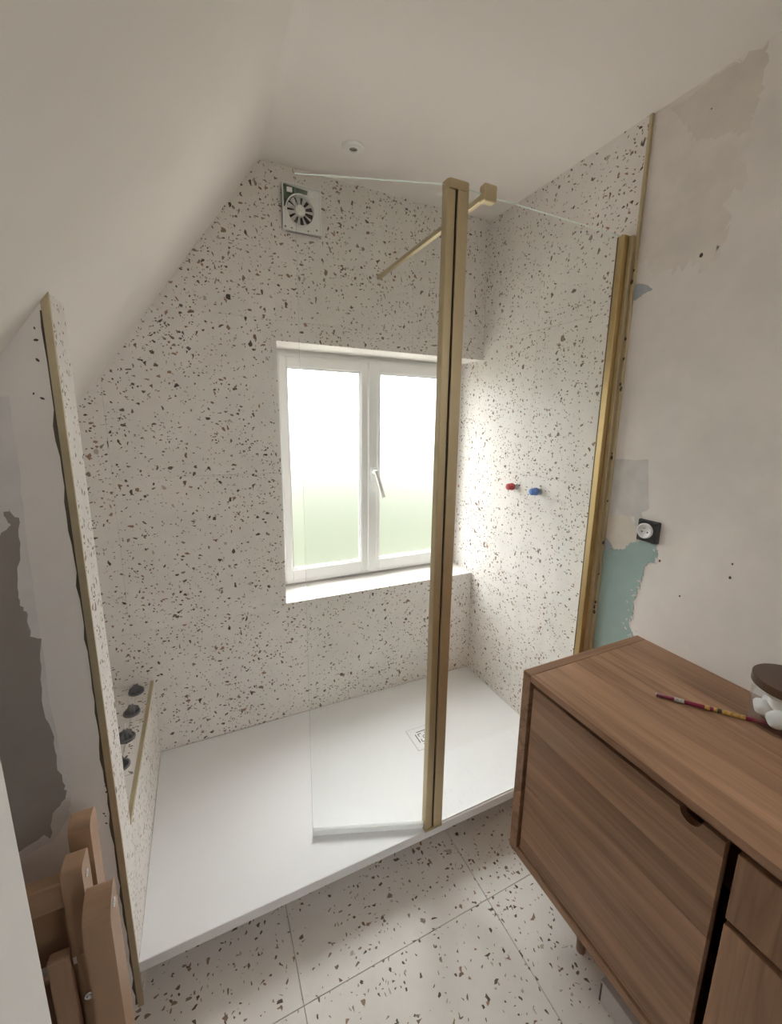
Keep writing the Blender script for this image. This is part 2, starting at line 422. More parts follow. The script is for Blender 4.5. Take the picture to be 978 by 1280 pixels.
# wall_right: tiled part and plaster part in the same plane
YT = -.797           # end of tiles
wall_right = box('wall_right', (TT, YR, FZ-.1), (.12, .30, H+.02), 'plaster')
tag(wall_right, 'right wall, terrazzo in the shower and bare plaster beyond', kind='structure')
r3 = lambda u, v: (0, u, v)
tiles(wall_right, YT, 0, 0, H, [-.375], JZ, r3, (TT, 0, 0))
tiles(wall_right, 0, RD, WZ0, WZ1, [], [], r3, (TT, 0, 0))
box('grout_bed', (TT-.002, YT, 0), (TT, 0, H), 'grout', wall_right)

# tile edge trim up the right wall
tr = box('trim_1', (-.003, YT-.010, FZ), (TT, YT, H), 'brass_trim', bev=.001); tag(tr, 'slim brass edge trim where terrazzo meets plaster', kind='structure')
for k in range(16):
    z = .62+1.55*random.random(); s = .003+.004*random.random()
    bm = bmesh.new(); bmesh.ops.create_icosphere(bm, subdivisions=1, radius=s, matrix=Matrix.Translation((-.003, YT-.003-.007*random.random(), z)) @ Matrix.Diagonal((.35, 1, 1.4, 1)))
    obj('glue_speck', bm, 'dirt', tr)

# left nib (plaster front, tiled flank) closing the shower
NB = XL-TT
def slope_poly(x0, x1, z0): return [(x0, z0), (x1, z0), (x1, slope_z(x1)+.02), (x0, slope_z(x0)+.02)]
bm = bmesh.new(); poly_xz(bm, slope_poly(XK, NB, FZ-.05), YF, YF+ND)
wall_nib = obj('wall_left', bm, 'plaster_left'); tag(wall_nib, 'plaster faced partition at the left end of the shower', kind='structure')
prism('tile', [(XL, YF+.004, FZ), (XL, YF+ND, FZ), (XL, YF+ND, slope_z(XL)), (XL, YF+.004, slope_z(XL))], (-TT, 0, 0), 'terrazzo', wall_nib)
tr = prism('trim_2', [(XL+.0005, YF-.003, FZ), (XL+.0005, YF+.0035, FZ), (XL+.0005, YF+.0035, slope_z(XL)+.006), (XL+.0005, YF-.003, slope_z(XL)+.006)], (-.0135, 0, 0), 'brass_trim', bev=.0008)
tag(tr, 'vertical brass edge trim on the left partition corner', kind='structure')
# crumbly dark gap beside the trim
bm = bmesh.new(); pts = []
z = .05
zs = [FZ+.01+k*.03 for k in range(70)]
zs = [q for q in zs if q < slope_z(XL)-.012]
left = [(XL-.0135-.002-.0055*random.random()**2, YF-.0006, q) for q in zs]
rightp = [(XL-.0130, YF-.0006, q) for q in zs]
prism_pts(bm, left+rightp[::-1], (0, .0004, 0)); obj('joint_gap', bm, 'dirt', wall_nib)

# ledge behind the nib
bm = bmesh.new(); bx(bm, (-2.2, YF+ND, FZ), (NB, TT, LEDZ-TT)); 
ledge = obj('wall_ledge', bm, 'grout'); tag(ledge, 'low terrazzo tiled ledge along the left of the shower', kind='structure')
tiles(ledge, -2.2, XL-.009, YF+ND, 0, [-1.6], [-.50], lambda u, v: (u, v, LEDZ), (0, 0, -TT), gap=.0025)
tiles(ledge, YF+ND, 0, 0, LEDZ-.012, [], [], lambda u, v: (XL, u, v), (-TT, 0, 0))
tr = box('trim_3', (XL-.010, YF+ND, LEDZ-.012), (XL+.0015, -.0005, LEDZ+.001), 'brass_trim', bev=.0008); tag(tr, 'brass edge trim along the low ledge', kind='structure')
bm = bmesh.new(); poly_xz(bm, slope_poly(-2.3, -2.2, FZ), YF+ND, TT)
tag(obj('wall_knee', bm, 'ceiling_paint'), 'low knee wall under the attic slope', kind='structure')
# rest of the room, out of view
wk = box('wall_side', (XK-.1, YR, FZ-.05), (XK, YF, slope_z(XK)+.1), 'white_wall'); tag(wk, 'white low side wall under the slope', kind='structure')
bm = bmesh.new()
x1 = -1.523; poly_xz(bm, slope_poly(x1-.09, x1, FZ), YR, -1.300)
bmesh.ops.bevel(bm, geom=[e for e in bm.edges if all(abs(v.co.x-x1) < 1e-4 and abs(v.co.y+1.3) < 1e-4 for v in e.verts)], offset=.004, segments=3, affect='EDGES')
tag(obj('wall_front', bm, 'white_wall'), 'plain white wall end beside the wooden chair', kind='structure')
# rear wall; the opening in it is added, out of view, for fill light
RX0, RX1, RZ0, RZ1 = -.78, -.08, 1.45, 2.15
bm = bmesh.new()
for a in ((XK, RX0, FZ-.05, H+.05), (RX1, .02, FZ-.05, H+.05), (RX0, RX1, FZ-.05, RZ0), (RX0, RX1, RZ1, H+.05)):
    bx(bm, (a[0], YR-.2, a[2]), (a[1], YR, a[3]))
tag(obj('wall_rear', bm, 'white_wall'), 'white rear wall of the room with an added fill light opening', kind='structure')
fill_win = thing('fill_window', ((RX0+RX1)/2, YR-.1, RZ0), 'added unseen window in the rear wall for fill light', kind='structure')  # invented window behind the camera, sized and placed to tune the fill
bm = bmesh.new()
for lo, hi in (((RX0, RZ0), (RX0+.06, RZ1)), ((RX1-.06, RZ0), (RX1, RZ1)), ((RX0+.06, RZ0), (RX1-.06, RZ0+.06)), ((RX0+.06, RZ1-.06), (RX1-.06, RZ1))):
    bx(bm, (lo[0], YR-.13, lo[1]), (hi[0], YR-.07, hi[1]))
obj('frame', bm, 'upvc', fill_win)
box('pane', (RX0+.05, YR-.104, RZ0+.05), (RX1-.05, YR-.100, RZ1-.05), 'fill_window_glass', fill_win)

# outside
bm = bmesh.new()
vs = [bm.verts.new(q) for q in ((-300, -300, -2.6), (300, -300, -2.6), (300, 300, -2.6), (-300, 300, -2.6))]; bm.faces.new(vs)
lw = obj('ground', bm, 'lawn'); tag(lw, 'green lawn outside below the window', kind='structure')
gv = box('bounce_ground', (-12, -12, -2.75), (10, 8, -2.55), 'gravel'); tag(gv, 'pale gravel ground added unseen to bounce neutral light indoors', kind='structure')  # unseen pale ground, added to keep lawn green out of the ceiling bounce

# ------------------------------------------------------------------ window_1
win = thing('window_1', (WX0/2, RD, WZ0), 'white two-sash window with frosted panes', kind='structure')
FX0, FX1, FZ0, FZ1 = WX0, -.002, .583, 1.684
y0 = RD
def ring(bm, x0, x1, z0, z1, wl, wr, wb_, wt, ya, yb, bev=.003):
    bx(bm, (x0, ya, z0), (x0+wl, yb, z1), bev); bx(bm, (x1-wr, ya, z0), (x1, yb, z1), bev)
    bx(bm, (x0+wl, ya, z0), (x1-wr, yb, z0+wb_), bev); bx(bm, (x0+wl, ya, z1-wt), (x1-wr, yb, z1), bev)
bm = bmesh.new(); ring(bm, FX0, FX1, FZ0, FZ1, .042, .055, .030, .030, y0+.018, y0+.075); obj('frame', bm, 'upvc', win)
box('frame_head', (FX0, y0+.03, FZ1-.002), (FX1, y0+.08, WZ1), 'upvc', win)
box('frame_foot', (FX0, y0+.025, WZ0-.002), (FX1, y0+.08, FZ0+.002), 'foot_grey', win)
SA = [(-.970, -.540, .032, .040), (-.548, -.052, .069, .046)]
panes = [(-.938, -.578), (-.479, -.100)]
PZ0, PZ1 = .655, 1.622
for k, (sx0, sx1, a, b) in enumerate(SA):
    p0, p1 = panes[k]
    bm = bmesh.new(); ring(bm, sx0, sx1, .602, 1.667, p0-sx0, sx1-p1, PZ0-.602, 1.667-PZ1, y0+(.004 if k else .006), y0+.055)
    s = obj('sash', bm, 'upvc', win)
    bm = bmesh.new(); ring(bm, p0-.003, p1+.003, PZ0-.003, PZ1+.003, .008, .008, .008, .008, y0+.012, y0+.020, 0); obj('bead', bm, 'upvc', s)
    bm = bmesh.new(); ring(bm, p0+.004, p1-.004, PZ0+.004, PZ1-.004, .004, .004, .004, .004, y0+.0195, y0+.0215, 0); obj('gasket', bm, 'gasket', s)
    me = bpy.data.meshes.new('pane')
    me.from_pydata([(p0, y0+.024, PZ0), (p1, y0+.024, PZ0), (p1, y0+.024, PZ1), (p0, y0+.024, PZ1)], [], [(0, 1, 2, 3)])
    me.materials.append(M['frosted_glass']); po = bpy.data.objects.new('pane', me); link(po, s); po['label'] = 'frosted glass pane'
    if k:
        bm = bmesh.new(); bx(bm, (-.546, y0-.008, .600), (-.497, y0+.006, 1.669), .006, 3); obj('cover_strip', bm, 'upvc', s)
        hd = bmesh.new(); bx(hd, (-.535, y0-.020, 1.085), (-.505, y0-.006, 1.155), .004, 2)
        lathe(hd, [(0, 0), (.011, 0), (.011, .035), (0, .035)], frame_mat((-.520, y0-.018, 1.133), (0, -1, 0)), 16)
        o = obj('handle', hd, 'upvc', s)
        lv = bmesh.new(); bx(lv, (-.010, -.010, -.135), (.010, .006, .012), .004, 2)
        bmesh.ops.transform(lv, matrix=Matrix.Translation((-.520, y0-.052, 1.133)) @ Matrix.Rotation(-.30, 4, 'Y'), verts=lv.verts)
        for f in lv.faces: f.smooth = False
        obj('handle', lv, 'upvc', s)

# ------------------------------------------------------------------ shower tray, riser, drain
tray = box('shower_tray', (XL, YF, -.033), (-.0008, -.0008, 0), 'resin_tray', bev=.002)
tag(tray, 'wide flat white resin shower tray under the window', 'shower tray')
rs = box('trim_4', (XL, -.62, FZ), (-.0005, -.58, -.0335), 'terrazzo'); tag(rs, 'terrazzo faced riser under the shower tray', kind='structure')
bm = bmesh.new(); bx(bm, (XL, -.58, FZ), (0, 0, -.0335)); tag(obj('wall_platform', bm, 'grout'), 'platform under the shower tray', kind='structure')
DX, DY = -.488, -.388
dr = thing('drain_cover', (DX, DY, 0), 'square slotted drain cover set in white shower tray', 'drain')
bm = bmesh.new(); bx(bm, (DX-.064, DY-.062, -.0005), (DX+.064, DY+.062, .0012), .0008); obj('cover_plate', bm, 'resin_tray', dr)
bm = bmesh.new(); ring(bm, 0, 0, 0, 0, 0, 0, 0, 0, 0, 0, 0) if False else None
for s in (-1, 1):
    box('shadow_gap', (DX+s*.065-.0008, DY-.063, 0), (DX+s*.065+.0008, DY+.063, .0006), 'grout', dr)
    box('shadow_gap', (DX-.065, DY+s*.063-.0008, 0), (DX+.065, DY+s*.063+.0008, .0006), 'grout', dr)
def slot(x0, x1, ya, yb): box('slot', (DX+x0, DY+ya, .0008), (DX+x1, DY+yb, .0016), 'slot_dark', dr)
for s in (-1, 1):
    a = .034*s
    slot(min(a, a+.004*s), max(a, a+.004*s), -.026, .026); slot(-.026, .026, min(a, a+.004*s), max(a, a+.004*s))
    for t in (-1, 1):
        b = .022
        slot(min(s*b, s*(b+.0035)), max(s*b, s*(b+.0035)), min(t*.008, t*.0255), max(t*.008, t*.0255))
        slot(min(s*.008, s*.0255), max(s*.008, s*.0255), min(t*b, t*(b+.0035)), max(t*b, t*(b+.0035)))
bm = bmesh.new(); lathe(bm, [(.007, .0008), (.010, .0008), (.010, .0016), (.007, .0016), (.007, .0008)], Matrix.Translation((DX, DY, 0)), 20); obj('slot', bm, 'slot_dark', dr)

# ------------------------------------------------------------------ shower screen
scr = thing('shower_screen', (-.67, G, 0), 'clear glass shower screen with brass post, wall profile and swung panel', 'shower screen')
def pane_box(name, lo, hi, parent, thin_axis=1, mtx=None):
    bm = bmesh.new(); bx(bm, lo, hi)
    bm.normal_update()
    for f in bm.faces:
        n = f.normal; f.material_index = 0 if abs(n[thin_axis]) > .9 else 1
    if mtx: bmesh.ops.transform(bm, matrix=mtx, verts=bm.verts)
    return obj(name, bm, ['clear_glass', 'glass_edge'], parent)
fg = pane_box('fixed_glass', (-.660, G-.003, .003), (-.028, G+.003, 1.992), scr)
box('bottom_seal', (-.640, G-.0045, 0), (-.036, G+.0045, .004), 'silicone', fg)
# wall profile
wp = bmesh.new(); bx(wp, (-.036, G-.013, .001), (-.0005, G+.013, 1.994), .0015)
wp = obj('wall_profile', wp, 'brass_gold', scr)
box('wall_channel', (-.016, YT+.0005, .001), (-.0005, G-.0135, 1.990), 'brass_trim', wp, bev=.001)
box('profile_lip', (-.0366, G+.0085, .001), (-.0355, G+.0126, 1.992), 'seam_dark', wp, bev=.0008)
# centre post: two profiles with a dark seam and a cap
pA = box('hinge_profile', (-.702, G-.014, .004), (-.6765, G+.014, 1.978), 'brass', scr, bev=.003)
pB = box('post_profile', (-.672, G-.017, .001), (-.638, G+.015, 1.985), 'brass', scr, bev=.002)
box('seam', (-.678, G-.010, .004), (-.670, G+.010, 1.978), 'seam_dark', pB)
bm = bmesh.new()
cpts = [(-.703, G-.010), (-.697, G-.019), (-.644, G-.020), (-.637, G-.014), (-.637, G+.015), (-.645, G+.019), (-.698, G+.018), (-.703, G+.012)]
prism_pts(bm, [(x, y, 1.976) for x, y in cpts], (0, 0, .022)); bmesh.ops.bevel(bm, geom=bm.edges[:], offset=.0012, segments=2, affect='EDGES'); obj('post_cap', bm, 'brass', scr)
box('post_foot', (-.704, G-.017, 0), (-.637, G+.016, .010), 'brass', scr, bev=.001)
# pivoting panel
p_end = Vector((-1.056, -.632, 0)); p_start = Vector((-.696, G, 0)); pd = p_end-p_start; plen = pd.length
MT = Matrix.Translation(p_start) @ Matrix.Rotation(math.atan2(pd.y, pd.x), 4, 'Z')
pp = pane_box('pivot_panel', (0, -.003, .014), (plen, .003, 1.990), scr, mtx=MT)
bm = bmesh.new(); bx(bm, (.006, -.006, .010), (plen, .006, .026), .002); bx(bm, (.006, -.0015, .002), (plen, .0015, .010))
bmesh.ops.transform(bm, matrix=MT, verts=bm.verts); obj('drip_seal', bm, 'soft_seal', pp)
# support bar from clamp to back wall
BX, BZ = -.566, 1.996
bar = bmesh.new(); bx(bar, (BX-.0075, G+.006, BZ-.0075), (BX+.0075, -.004, BZ+.0075), .0015)
bar = obj('support_bar', bar, 'brass', scr)
box('glass_clamp', (BX-.021, G-.013, BZ-.022), (BX+.021, G+.013, BZ+.020), 'brass', bar, bev=.005, seg=3)
box('bar_end', (BX-.010, -.014, BZ-.010), (BX+.010, -.0005, BZ+.010), 'brass', bar, bev=.002)

# ------------------------------------------------------------------ extractor fan
fx0, fx1, fz0, fz1 = -.970, -.822, 2.102, 2.262
fcx, fcz = -.902, 2.178
fan = thing('extractor_fan', (fcx, 0, fcz), 'uncovered square white extractor fan on terrazzo wall', 'extractor fan')
R1 = .052
bm = bmesh.new()   # housing plate with round hole
seg = 32; inner = []; outer = []
for y in (-.012, 0.0):
    inner.append([bm.verts.new((fcx+R1*math.cos(2*math.pi*k/seg), y, fcz+R1*math.sin(2*math.pi*k/seg))) for k in range(seg)])
    row = []
    for k in range(seg):
        c, s = math.cos(2*math.pi*k/seg), math.sin(2*math.pi*k/seg)
        tx = ((fx1-fcx) if c > 0 else (fx0-fcx))/c if abs(c) > 1e-6 else 1e9
        tz = ((fz1-fcz) if s > 0 else (fz0-fcz))/s if abs(s) > 1e-6 else 1e9
        t = min(tx, tz); row.append(bm.verts.new((fcx+t*c, y, fcz+t*s)))
    outer.append(row)
for k in range(seg):
    k2 = (k+1) % seg
    bm.faces.new((inner[0][k], inner[0][k2], outer[0][k2], outer[0][k]))
    bm.faces.new((outer[0][k], outer[0][k2], outer[1][k2], outer[1][k]))
    bm.faces.new((inner[0][k], inner[1][k], inner[1][k2], inner[0][k2]))
obj('housing', bm, 'fan_white', fan)
bm = bmesh.new(); ring(bm, fx0, fx1, fz0, fz1, .0035, .0035, .0035, .0035, -.026, -.0005, 0); obj('rim', bm, 'fan_white', fan)
bm = bmesh.new(); lathe(bm, [(R1, 0), (R1+.004, 0), (R1+.004, .010), (R1, .010), (R1, 0)], frame_mat((fcx, -.012, fcz), (0, -1, 0)), 32); obj('duct_ring', bm, 'fan_white', fan)
bm = bmesh.new(); lathe(bm, [(0, 0), (R1, 0)], frame_mat((fcx, -.0007, fcz), (0, -1, 0)), 32); obj('duct_hole', bm, 'fan_hole', fan)
bm = bmesh.new(); lathe(bm, [(.020, .004), (.020, .018), (.016, .021), (0, .022)], frame_mat((fcx, 0, fcz), (0, -1, 0)), 24); obj('hub', bm, 'fan_white', fan)
for k in range(11):
    a = 2*math.pi*k/11; ca, sa = math.cos(a), math.sin(a)
    bm = bmesh.new(); ra, rb, th = .018, .049, .0012
    def q(r, w, y): return (fcx+ca*r-sa*w, y, fcz+sa*r+ca*w)
    v = [bm.verts.new(p) for p in (q(ra, -.003, -.016), q(rb, -.008, -.017), q(rb, .008, -.006), q(ra, .003, -.008))]
    f = bm.faces.new(v); r = bmesh.ops.solidify(bm, geom=[f], thickness=th); obj('blade', bm, 'fan_white', fan)
bm = bmesh.new(); prism_pts(bm, [(fx0+.004, -.0125, fz1-.004), (fx1-.050, -.0125, fz1-.010), (fx1-.052, -.0125, fz1-.024), (fcx, -.0125, fz1-.026), (fcx-.045, -.0125, fcz+.030), (fcx-.058, -.0125, fcz+.005), (fx0+.004, -.0125, fcz+.005)][::-1], (0, -.0016, 0)); obj('circuit_board', bm, 'pcb_green', fan)
for (a, b, c, d) in ((fx0+.018, fz1-.030, .020, .016), (fx1-.048, fz1-.030, .018, .018), (fx0+.004, fcz-.008, .012, .006)):
    box('terminal', (a, -.022, b), (a+c, -.0141, b+d), 'fan_white', fan, bev=.001)
for (a, b) in ((fx0+.010, fz0+.012), (fx1-.016, fz0+.020), (fx0+.034, fz0+.010), (fx1-.05, fz0+.010)):
    cyl('screw', (a, -.0119, b), (a, -.0135, b), .004, 'gasket', fan, seg=12)

# ------------------------------------------------------------------ ceiling spot
sp = px_on(442, 184, 2, H)
spot = thing('ceiling_spotlight', (sp.x, sp.y, H), 'small round white recessed spotlight in the ceiling', 'spotlight')
bm = bmesh.new(); lathe(bm, [(.040, 0), (.040, -.003), (.036, -.006), (.024, -.005), (.020, -.001)], Matrix.Translation(sp), 40); obj('bezel', bm, 'spot_white', spot)
bm = bmesh.new(); lathe(bm, [(.024, -.0045), (.020, -.008), (.015, -.009), (.014, -.004)], Matrix.Translation(sp), 32); obj('inner_ring', bm, 'spot_white', spot)
bm = bmesh.new(); lathe(bm, [(0, -.0055), (.0148, -.005), (.0148, -.001)], Matrix.Translation(sp), 24); obj('lens', bm, 'spot_glass', spot)

# ------------------------------------------------------------------ capped water pipes
for colr, (yy, zz) in (('red', (-.311, 1.102)), ('blue', (-.465, 1.103))):
    t = thing('capped_pipe', (0, yy, zz), 'water pipe stub with %s plastic cap on terrazzo wall' % colr, 'pipe', 'capped pipe stubs')
    cyl('pipe', (.002, yy, zz), (-.030, yy, zz), .011, 'pipe_metal', t)
    bm = bmesh.new(); lathe(bm, [(.0110, .018), (.017, .018), (.017, .028), (.015, .030), (.015, .046), (.012, .050), (0, .051)], frame_mat((0, yy, zz), (-1, 0, 0)), 20); obj('cap', bm, colr+'_cap', t)
    bm = bmesh.new(); lathe(bm, [(0, 0), (.016, 0), (.016, .003), (0, .003)], frame_mat((0, yy, zz), (-1, 0, 0)), 20); obj('collar', bm, 'pipe_metal', t)

# ------------------------------------------------------------------ right wall coats of filler and paint
PX = TT
def wobble(pts, n=3, amp=.003, seed=1):
    rnd = random.Random(seed); out = []
    for i in range(len(pts)):
        a, b = Vector(pts[i]), Vector(pts[(i+1) % len(pts)])
        out.append(a)
        for k in range(1, n):
            t = k/n; p = a.lerp(b, t); d = (b-a); L_ = d.length
            out.append(p+Vector((rnd.uniform(-1, 1), rnd.uniform(-1, 1)))*min(amp, L_*.25))
    return out
def patch(pxs, ax, val, thick, mat, parent, name, n=3, amp=.003, seed=1):
    p3 = [px_on(x, y, ax, val) for x, y in pxs]
    o2 = [i for i in range(3) if i != ax]
    p2 = wobble([(p[o2[0]], p[o2[1]]) for p in p3], n, amp, seed)
    bm = bmesh.new(); pts = []
    for a, b in p2:
        q = [0, 0, 0]; q[ax] = val; q[o2[0]] = a; q[o2[1]] = b; pts.append(q)
    vec = [0, 0, 0]; vec[ax] = -thick
    fs = prism_pts(bm, pts, vec); bm.normal_update()
    bmesh.ops.triangulate(bm, faces=fs[:2])
    return obj(name, bm, mat, parent)
patch([(764, 575), (811, 574), (811, 600), (812, 636), (800, 644), (788, 646), (757, 641)], 0, PX, .0006, 'grey_filler', wall_right, 'filler_coat', seed=2)
patch([(757, 641), (788, 646), (797, 659), (796, 677), (786, 688), (770, 690), (750, 688)], 0, PX, .0011, 'cream_filler', wall_right, 'filler_coat', seed=3)
patch([(750, 672), (763, 682), (768, 687), (781, 686), (791, 678), (801, 676), (820, 679), (823, 692), (819, 702), (806, 707), (803, 723), (797, 738), (792, 756), (791, 768), (787, 781), (793, 796), (800, 850), (733, 850), (738, 806)], 0, PX, .0016, 'teal_board', wall_right, 'bare_board', n=6, amp=.004, seed=4)
patch([(752, 668), (757, 670), (766, 683), (760, 688), (749, 687)], 0, PX, .0020, 'blue_smear', wall_right, 'paint_smear', seed=5)
patch([(788, 356), (800, 355), (813, 359), (816, 362), (806, 367), (800, 371), (794, 376), (786, 377)], 0, PX, .0006, 'blue_smear', wall_right, 'paint_smear', n=4, amp=.004, seed=6)
patch([(818, 146), (846, 128), (900, 92), (940, 66), (937, 161), (930, 230), (905, 250), (908, 300), (885, 335), (850, 330), (840, 345), (800, 330), (795, 300)], 0, PX, .0003, 'worn_plaster', wall_right, 'worn_area', n=6, amp=.02, seed=9)
patch([(838, 135), (900, 92), (962, 52), (960, 66), (956, 90), (945, 135), (937, 161), (915, 168), (889, 172), (872, 178), (860, 165), (846, 150)], 0, PX, .0005, 'stained_plaster', wall_right, 'stained_area', n=5, amp=.012, seed=7)
patch([(793, 646), (800, 640), (806, 650), (798, 664), (794, 656)], 0, PX, .0014, 'grey_filler', wall_right, 'filler_coat', seed=8)
rnd = random.Random(5)
for k in range(26):   # filler crumbs at the ragged edge of the bare board
    y = rnd.choice([(819, 700), (803, 722), (797, 738), (792, 756), (790, 768), (787, 781), (793, 795), (822, 690)])
    p = px_on(y[0]+rnd.uniform(-8, 3), y[1]+rnd.uniform(-7, 7), 0, PX-.0016)
    bm = bmesh.new(); bmesh.ops.create_icosphere(bm, subdivisions=1, radius=rnd.uniform(.0018, .0045), matrix=Matrix.Translation(p) @ Matrix.Rotation(rnd.uniform(0, 3), 4, 'X') @ Matrix.Diagonal((.25, 1, 2.0, 1)))
    obj('filler_crumb', bm, 'filler_light', wall_right)
for (x, y, s) in ((877, 319, .006), (890, 136, .003), (916, 705, .003), (913, 722, .004), (825, 701, .004), (850, 745, .003)):
    p = px_on(x, y, 0, PX); bm = bmesh.new()
    bmesh.ops.create_icosphere(bm, subdivisions=1, radius=s, matrix=Matrix.Translation(p) @ Matrix.Diagonal((.3, 1, 1.2, 1))); obj('nail_hole', bm, 'dirt', wall_right)

# ------------------------------------------------------------------ socket
sy, sz, sw = -.966, 1.049, .0365
so = thing('wall_socket', (PX, sy, sz), 'white round wall socket in bare black backplate on plaster', 'socket')
bm = bmesh.new(); bx(bm, (PX-.012, sy-sw, sz-sw), (PX+.001, sy+sw, sz+sw), .004); obj('backplate', bm, 'socket_black', so)
for s in (-1, 1):
    for t in (-1, 1):
        bm = bmesh.new(); bx(bm, (PX-.016, sy+s*.024-.006, sz+t*.029-.004), (PX-.011, sy+s*.024+.006, sz+t*.029+.004), .001); obj('clip', bm, 'socket_black', so)
fc = bmesh.new(); lathe(fc, [(.0255, .010), (.0255, .020), (.0235, .022), (.021, .0215), (.0195, .0165), (0, .016)], frame_mat((PX, sy+.006, sz+.001), (-1, 0, 0)), 36); fc = obj('face', fc, 'socket_white', so)
for (a, b) in ((-.0095, -.003), (.0095, -.003)):
    cyl('pin_hole', (PX-.0157, sy+.006+a, sz+b), (PX-.0166, sy+.006+a, sz+b), .0026, 'slot_dark', fc, seg=12)
cyl('earth_pin', (PX-.0157, sy+.006, sz+.011), (PX-.024, sy+.006, sz+.011), .0024, 'pipe_metal', fc, seg=12)

# ------------------------------------------------------------------ left wall coats
patch([(-60, 500), (11, 495), (22, 575), (30, 640), (45, 760), (60, 860), (75, 940), (90, 993), (86, 1022), (66, 1052), (20, 1075), (-60, 1085)], 1, YF, .0006, 'filler_cool', wall_nib, 'filler_coat', n=5, amp=.002, seed=11)
patch([(-60, 665), (0, 670), (14, 656), (5, 642), (11, 636), (25, 653), (25, 686), (22, 735), (25, 757), (35, 768), (38, 796), (52, 798), (52, 834), (55, 889), (68, 921), (71, 954), (82, 982), (82, 998), (66, 1017), (63, 1048), (55, 1043), (25, 1064), (-20, 1070), (-60, 1080)], 1, YF, .0010, 'raw_board', wall_nib, 'bare_board', n=4, amp=.003, seed=12)
for (x, y) in ((133, 982), (133, 990), (130, 1017), (132, 1020), (133, 1029), (43, 410), (45, 425), (47, 450), (42, 492), (53, 498)):
    p = px_on(x, y, 1, YF); bm = bmesh.new()
    bmesh.ops.create_icosphere(bm, subdivisions=1, radius=.0022+.0012*((x*7+y) % 3)/2, matrix=Matrix.Translation(p) @ Matrix.Rotation(.5*((x+y) % 5), 4, 'Y') @ Matrix.Diagonal((1.3, .25, .7, 1))); obj('glue_speck', bm, 'dirt', wall_nib)

# ------------------------------------------------------------------ tile levelling caps on the ledge
for k, (x, y) in enumerate(((-1.600, -.060), (-1.600, -.190), (-1.600, -.325), (-1.600, -.452))):
    lab = 'black tile levelling knob on the ledge, ' + ['nearest the window wall', 'second from the window wall', 'third from the window wall', 'farthest from the window wall'][k]
    t = thing('levelling_knob', (x, y, LEDZ), lab, 'levelling knob', 'tile levelling knobs on the ledge')
    T4 = Matrix.Translation((x, y, LEDZ)) @ Matrix.Rotation(.5*k, 4, 'Z')
    bm = bmesh.new(); lathe(bm, [(.0005, 0), (.027, 0), (.027, .006), (.023, .008), (.023, .004), (.011, .004), (.0005, .004)], T4, 28); obj('base_ring', bm, 'wedge_grey', t)
    bm = bmesh.new(); lathe(bm, [(.011, .003), (.010, .028), (.007, .034), (0, .035)], T4, 16); obj('knob_core', bm, 'wedge_grey', t)
    for j in range(4):
        a = j*math.pi/2
        bm = bmesh.new(); prism_pts(bm, [(.009, -.0025, .004), (.025, -.0025, .004), (.023, -.0025, .018), (.010, -.0025, .027)], (0, .005, 0))
        bmesh.ops.transform(bm, matrix=T4 @ Matrix.Rotation(a, 4, 'Z'), verts=bm.verts); obj('rib', bm, 'wedge_grey', t)
    bm = bmesh.new(); bx(bm, (-.003, -.001, .034), (.003, .001, .056)); bmesh.ops.transform(bm, matrix=T4, verts=bm.verts); obj('clip_tongue', bm, 'wedge_clear', t)

# ------------------------------------------------------------------ vanity cabinet
YC, ZC, DC, ZB = -.9732, .6793, .4999, .0554
Y2 = -2.16
cab = thing('vanity_cabinet', (-.25, (YC+Y2)/2, FZ), 'brown walnut cabinet on legs with inset door and drawers', 'cabinet')
xf = -DC; xb = PX-.002
box('side_board', (xf, YC-.030, ZB), (xb, YC, ZC), 'walnut_x', cab, bev=.0015)
box('side_board', (xf, Y2, ZB), (xb, Y2+.030, ZC), 'walnut_x', cab, bev=.0015)
box('top_board', (xf, Y2+.0305, ZC-.021), (xb, YC-.0312, ZC-.0004), 'walnut_y', cab, bev=.0012)
box('bottom_board', (xf, Y2+.0305, ZB), (xb, YC-.0305, ZB+.024), 'walnut_y', cab, bev=.0015)
box('back_panel', (-.022, Y2+.031, ZB+.025), (-.012, YC-.031, ZC-.022), 'walnut_y', cab)
box('divider', (xf+.07, -1.529, ZB+.0245), (-.023, -1.512, ZC-.0215), 'walnut_z', cab)
box('divider', (xf+.018, -1.86, ZB+.0245), (-.023, -1.84, ZC-.0215), 'walnut_z', cab)
# door with half-moon finger hole at the top edge
dz0, dz1, dy0, dy1 = .088, .645, -1.511, -1.015
pts = [(dy0, dz0), (dy1, dz0), (dy1, dz1)]
hc, hr = -1.449, .021
for k in range(13):
    a = -math.pi*k/12
    pts.append((hc+hr*math.cos(a), dz1+hr*1.0*math.sin(a)))
pts.append((dy0, dz1))
bm = bmesh.new(); fs = prism_pts(bm, [(xf+.004, y, z) for y, z in pts], (.018, 0, 0)); bm.normal_update(); bmesh.ops.triangulate(bm, faces=fs[:2])
door = obj('door', bm, 'walnut_y', cab)
def drawer(ya, yb, z0, z1):
    bm = bmesh.new(); bx(bm, (xf+.004, ya, z0), (xf+.022, yb, z1), .002); return obj('drawer', bm, 'walnut_z', cab)
drawer(-1.846, -1.531, .498, .642); drawer(-1.846, -1.531, .090, .484)
drawer(-2.122, -1.857, .497, .645); drawer(-2.122, -1.857, .090, .484)
box('drawer_rail', (xf+.06, Y2+.031, .478), (-.03, -1.532, .494), 'walnut_y', cab)
for (x, y) in ((-.395, -1.19), (-.395, -1.96), (-.09, -1.19), (-.09, -1.96)):
    cyl('leg', (x, y, FZ), (x, y, ZB), .013, 'walnut_z', cab, r1=.019)

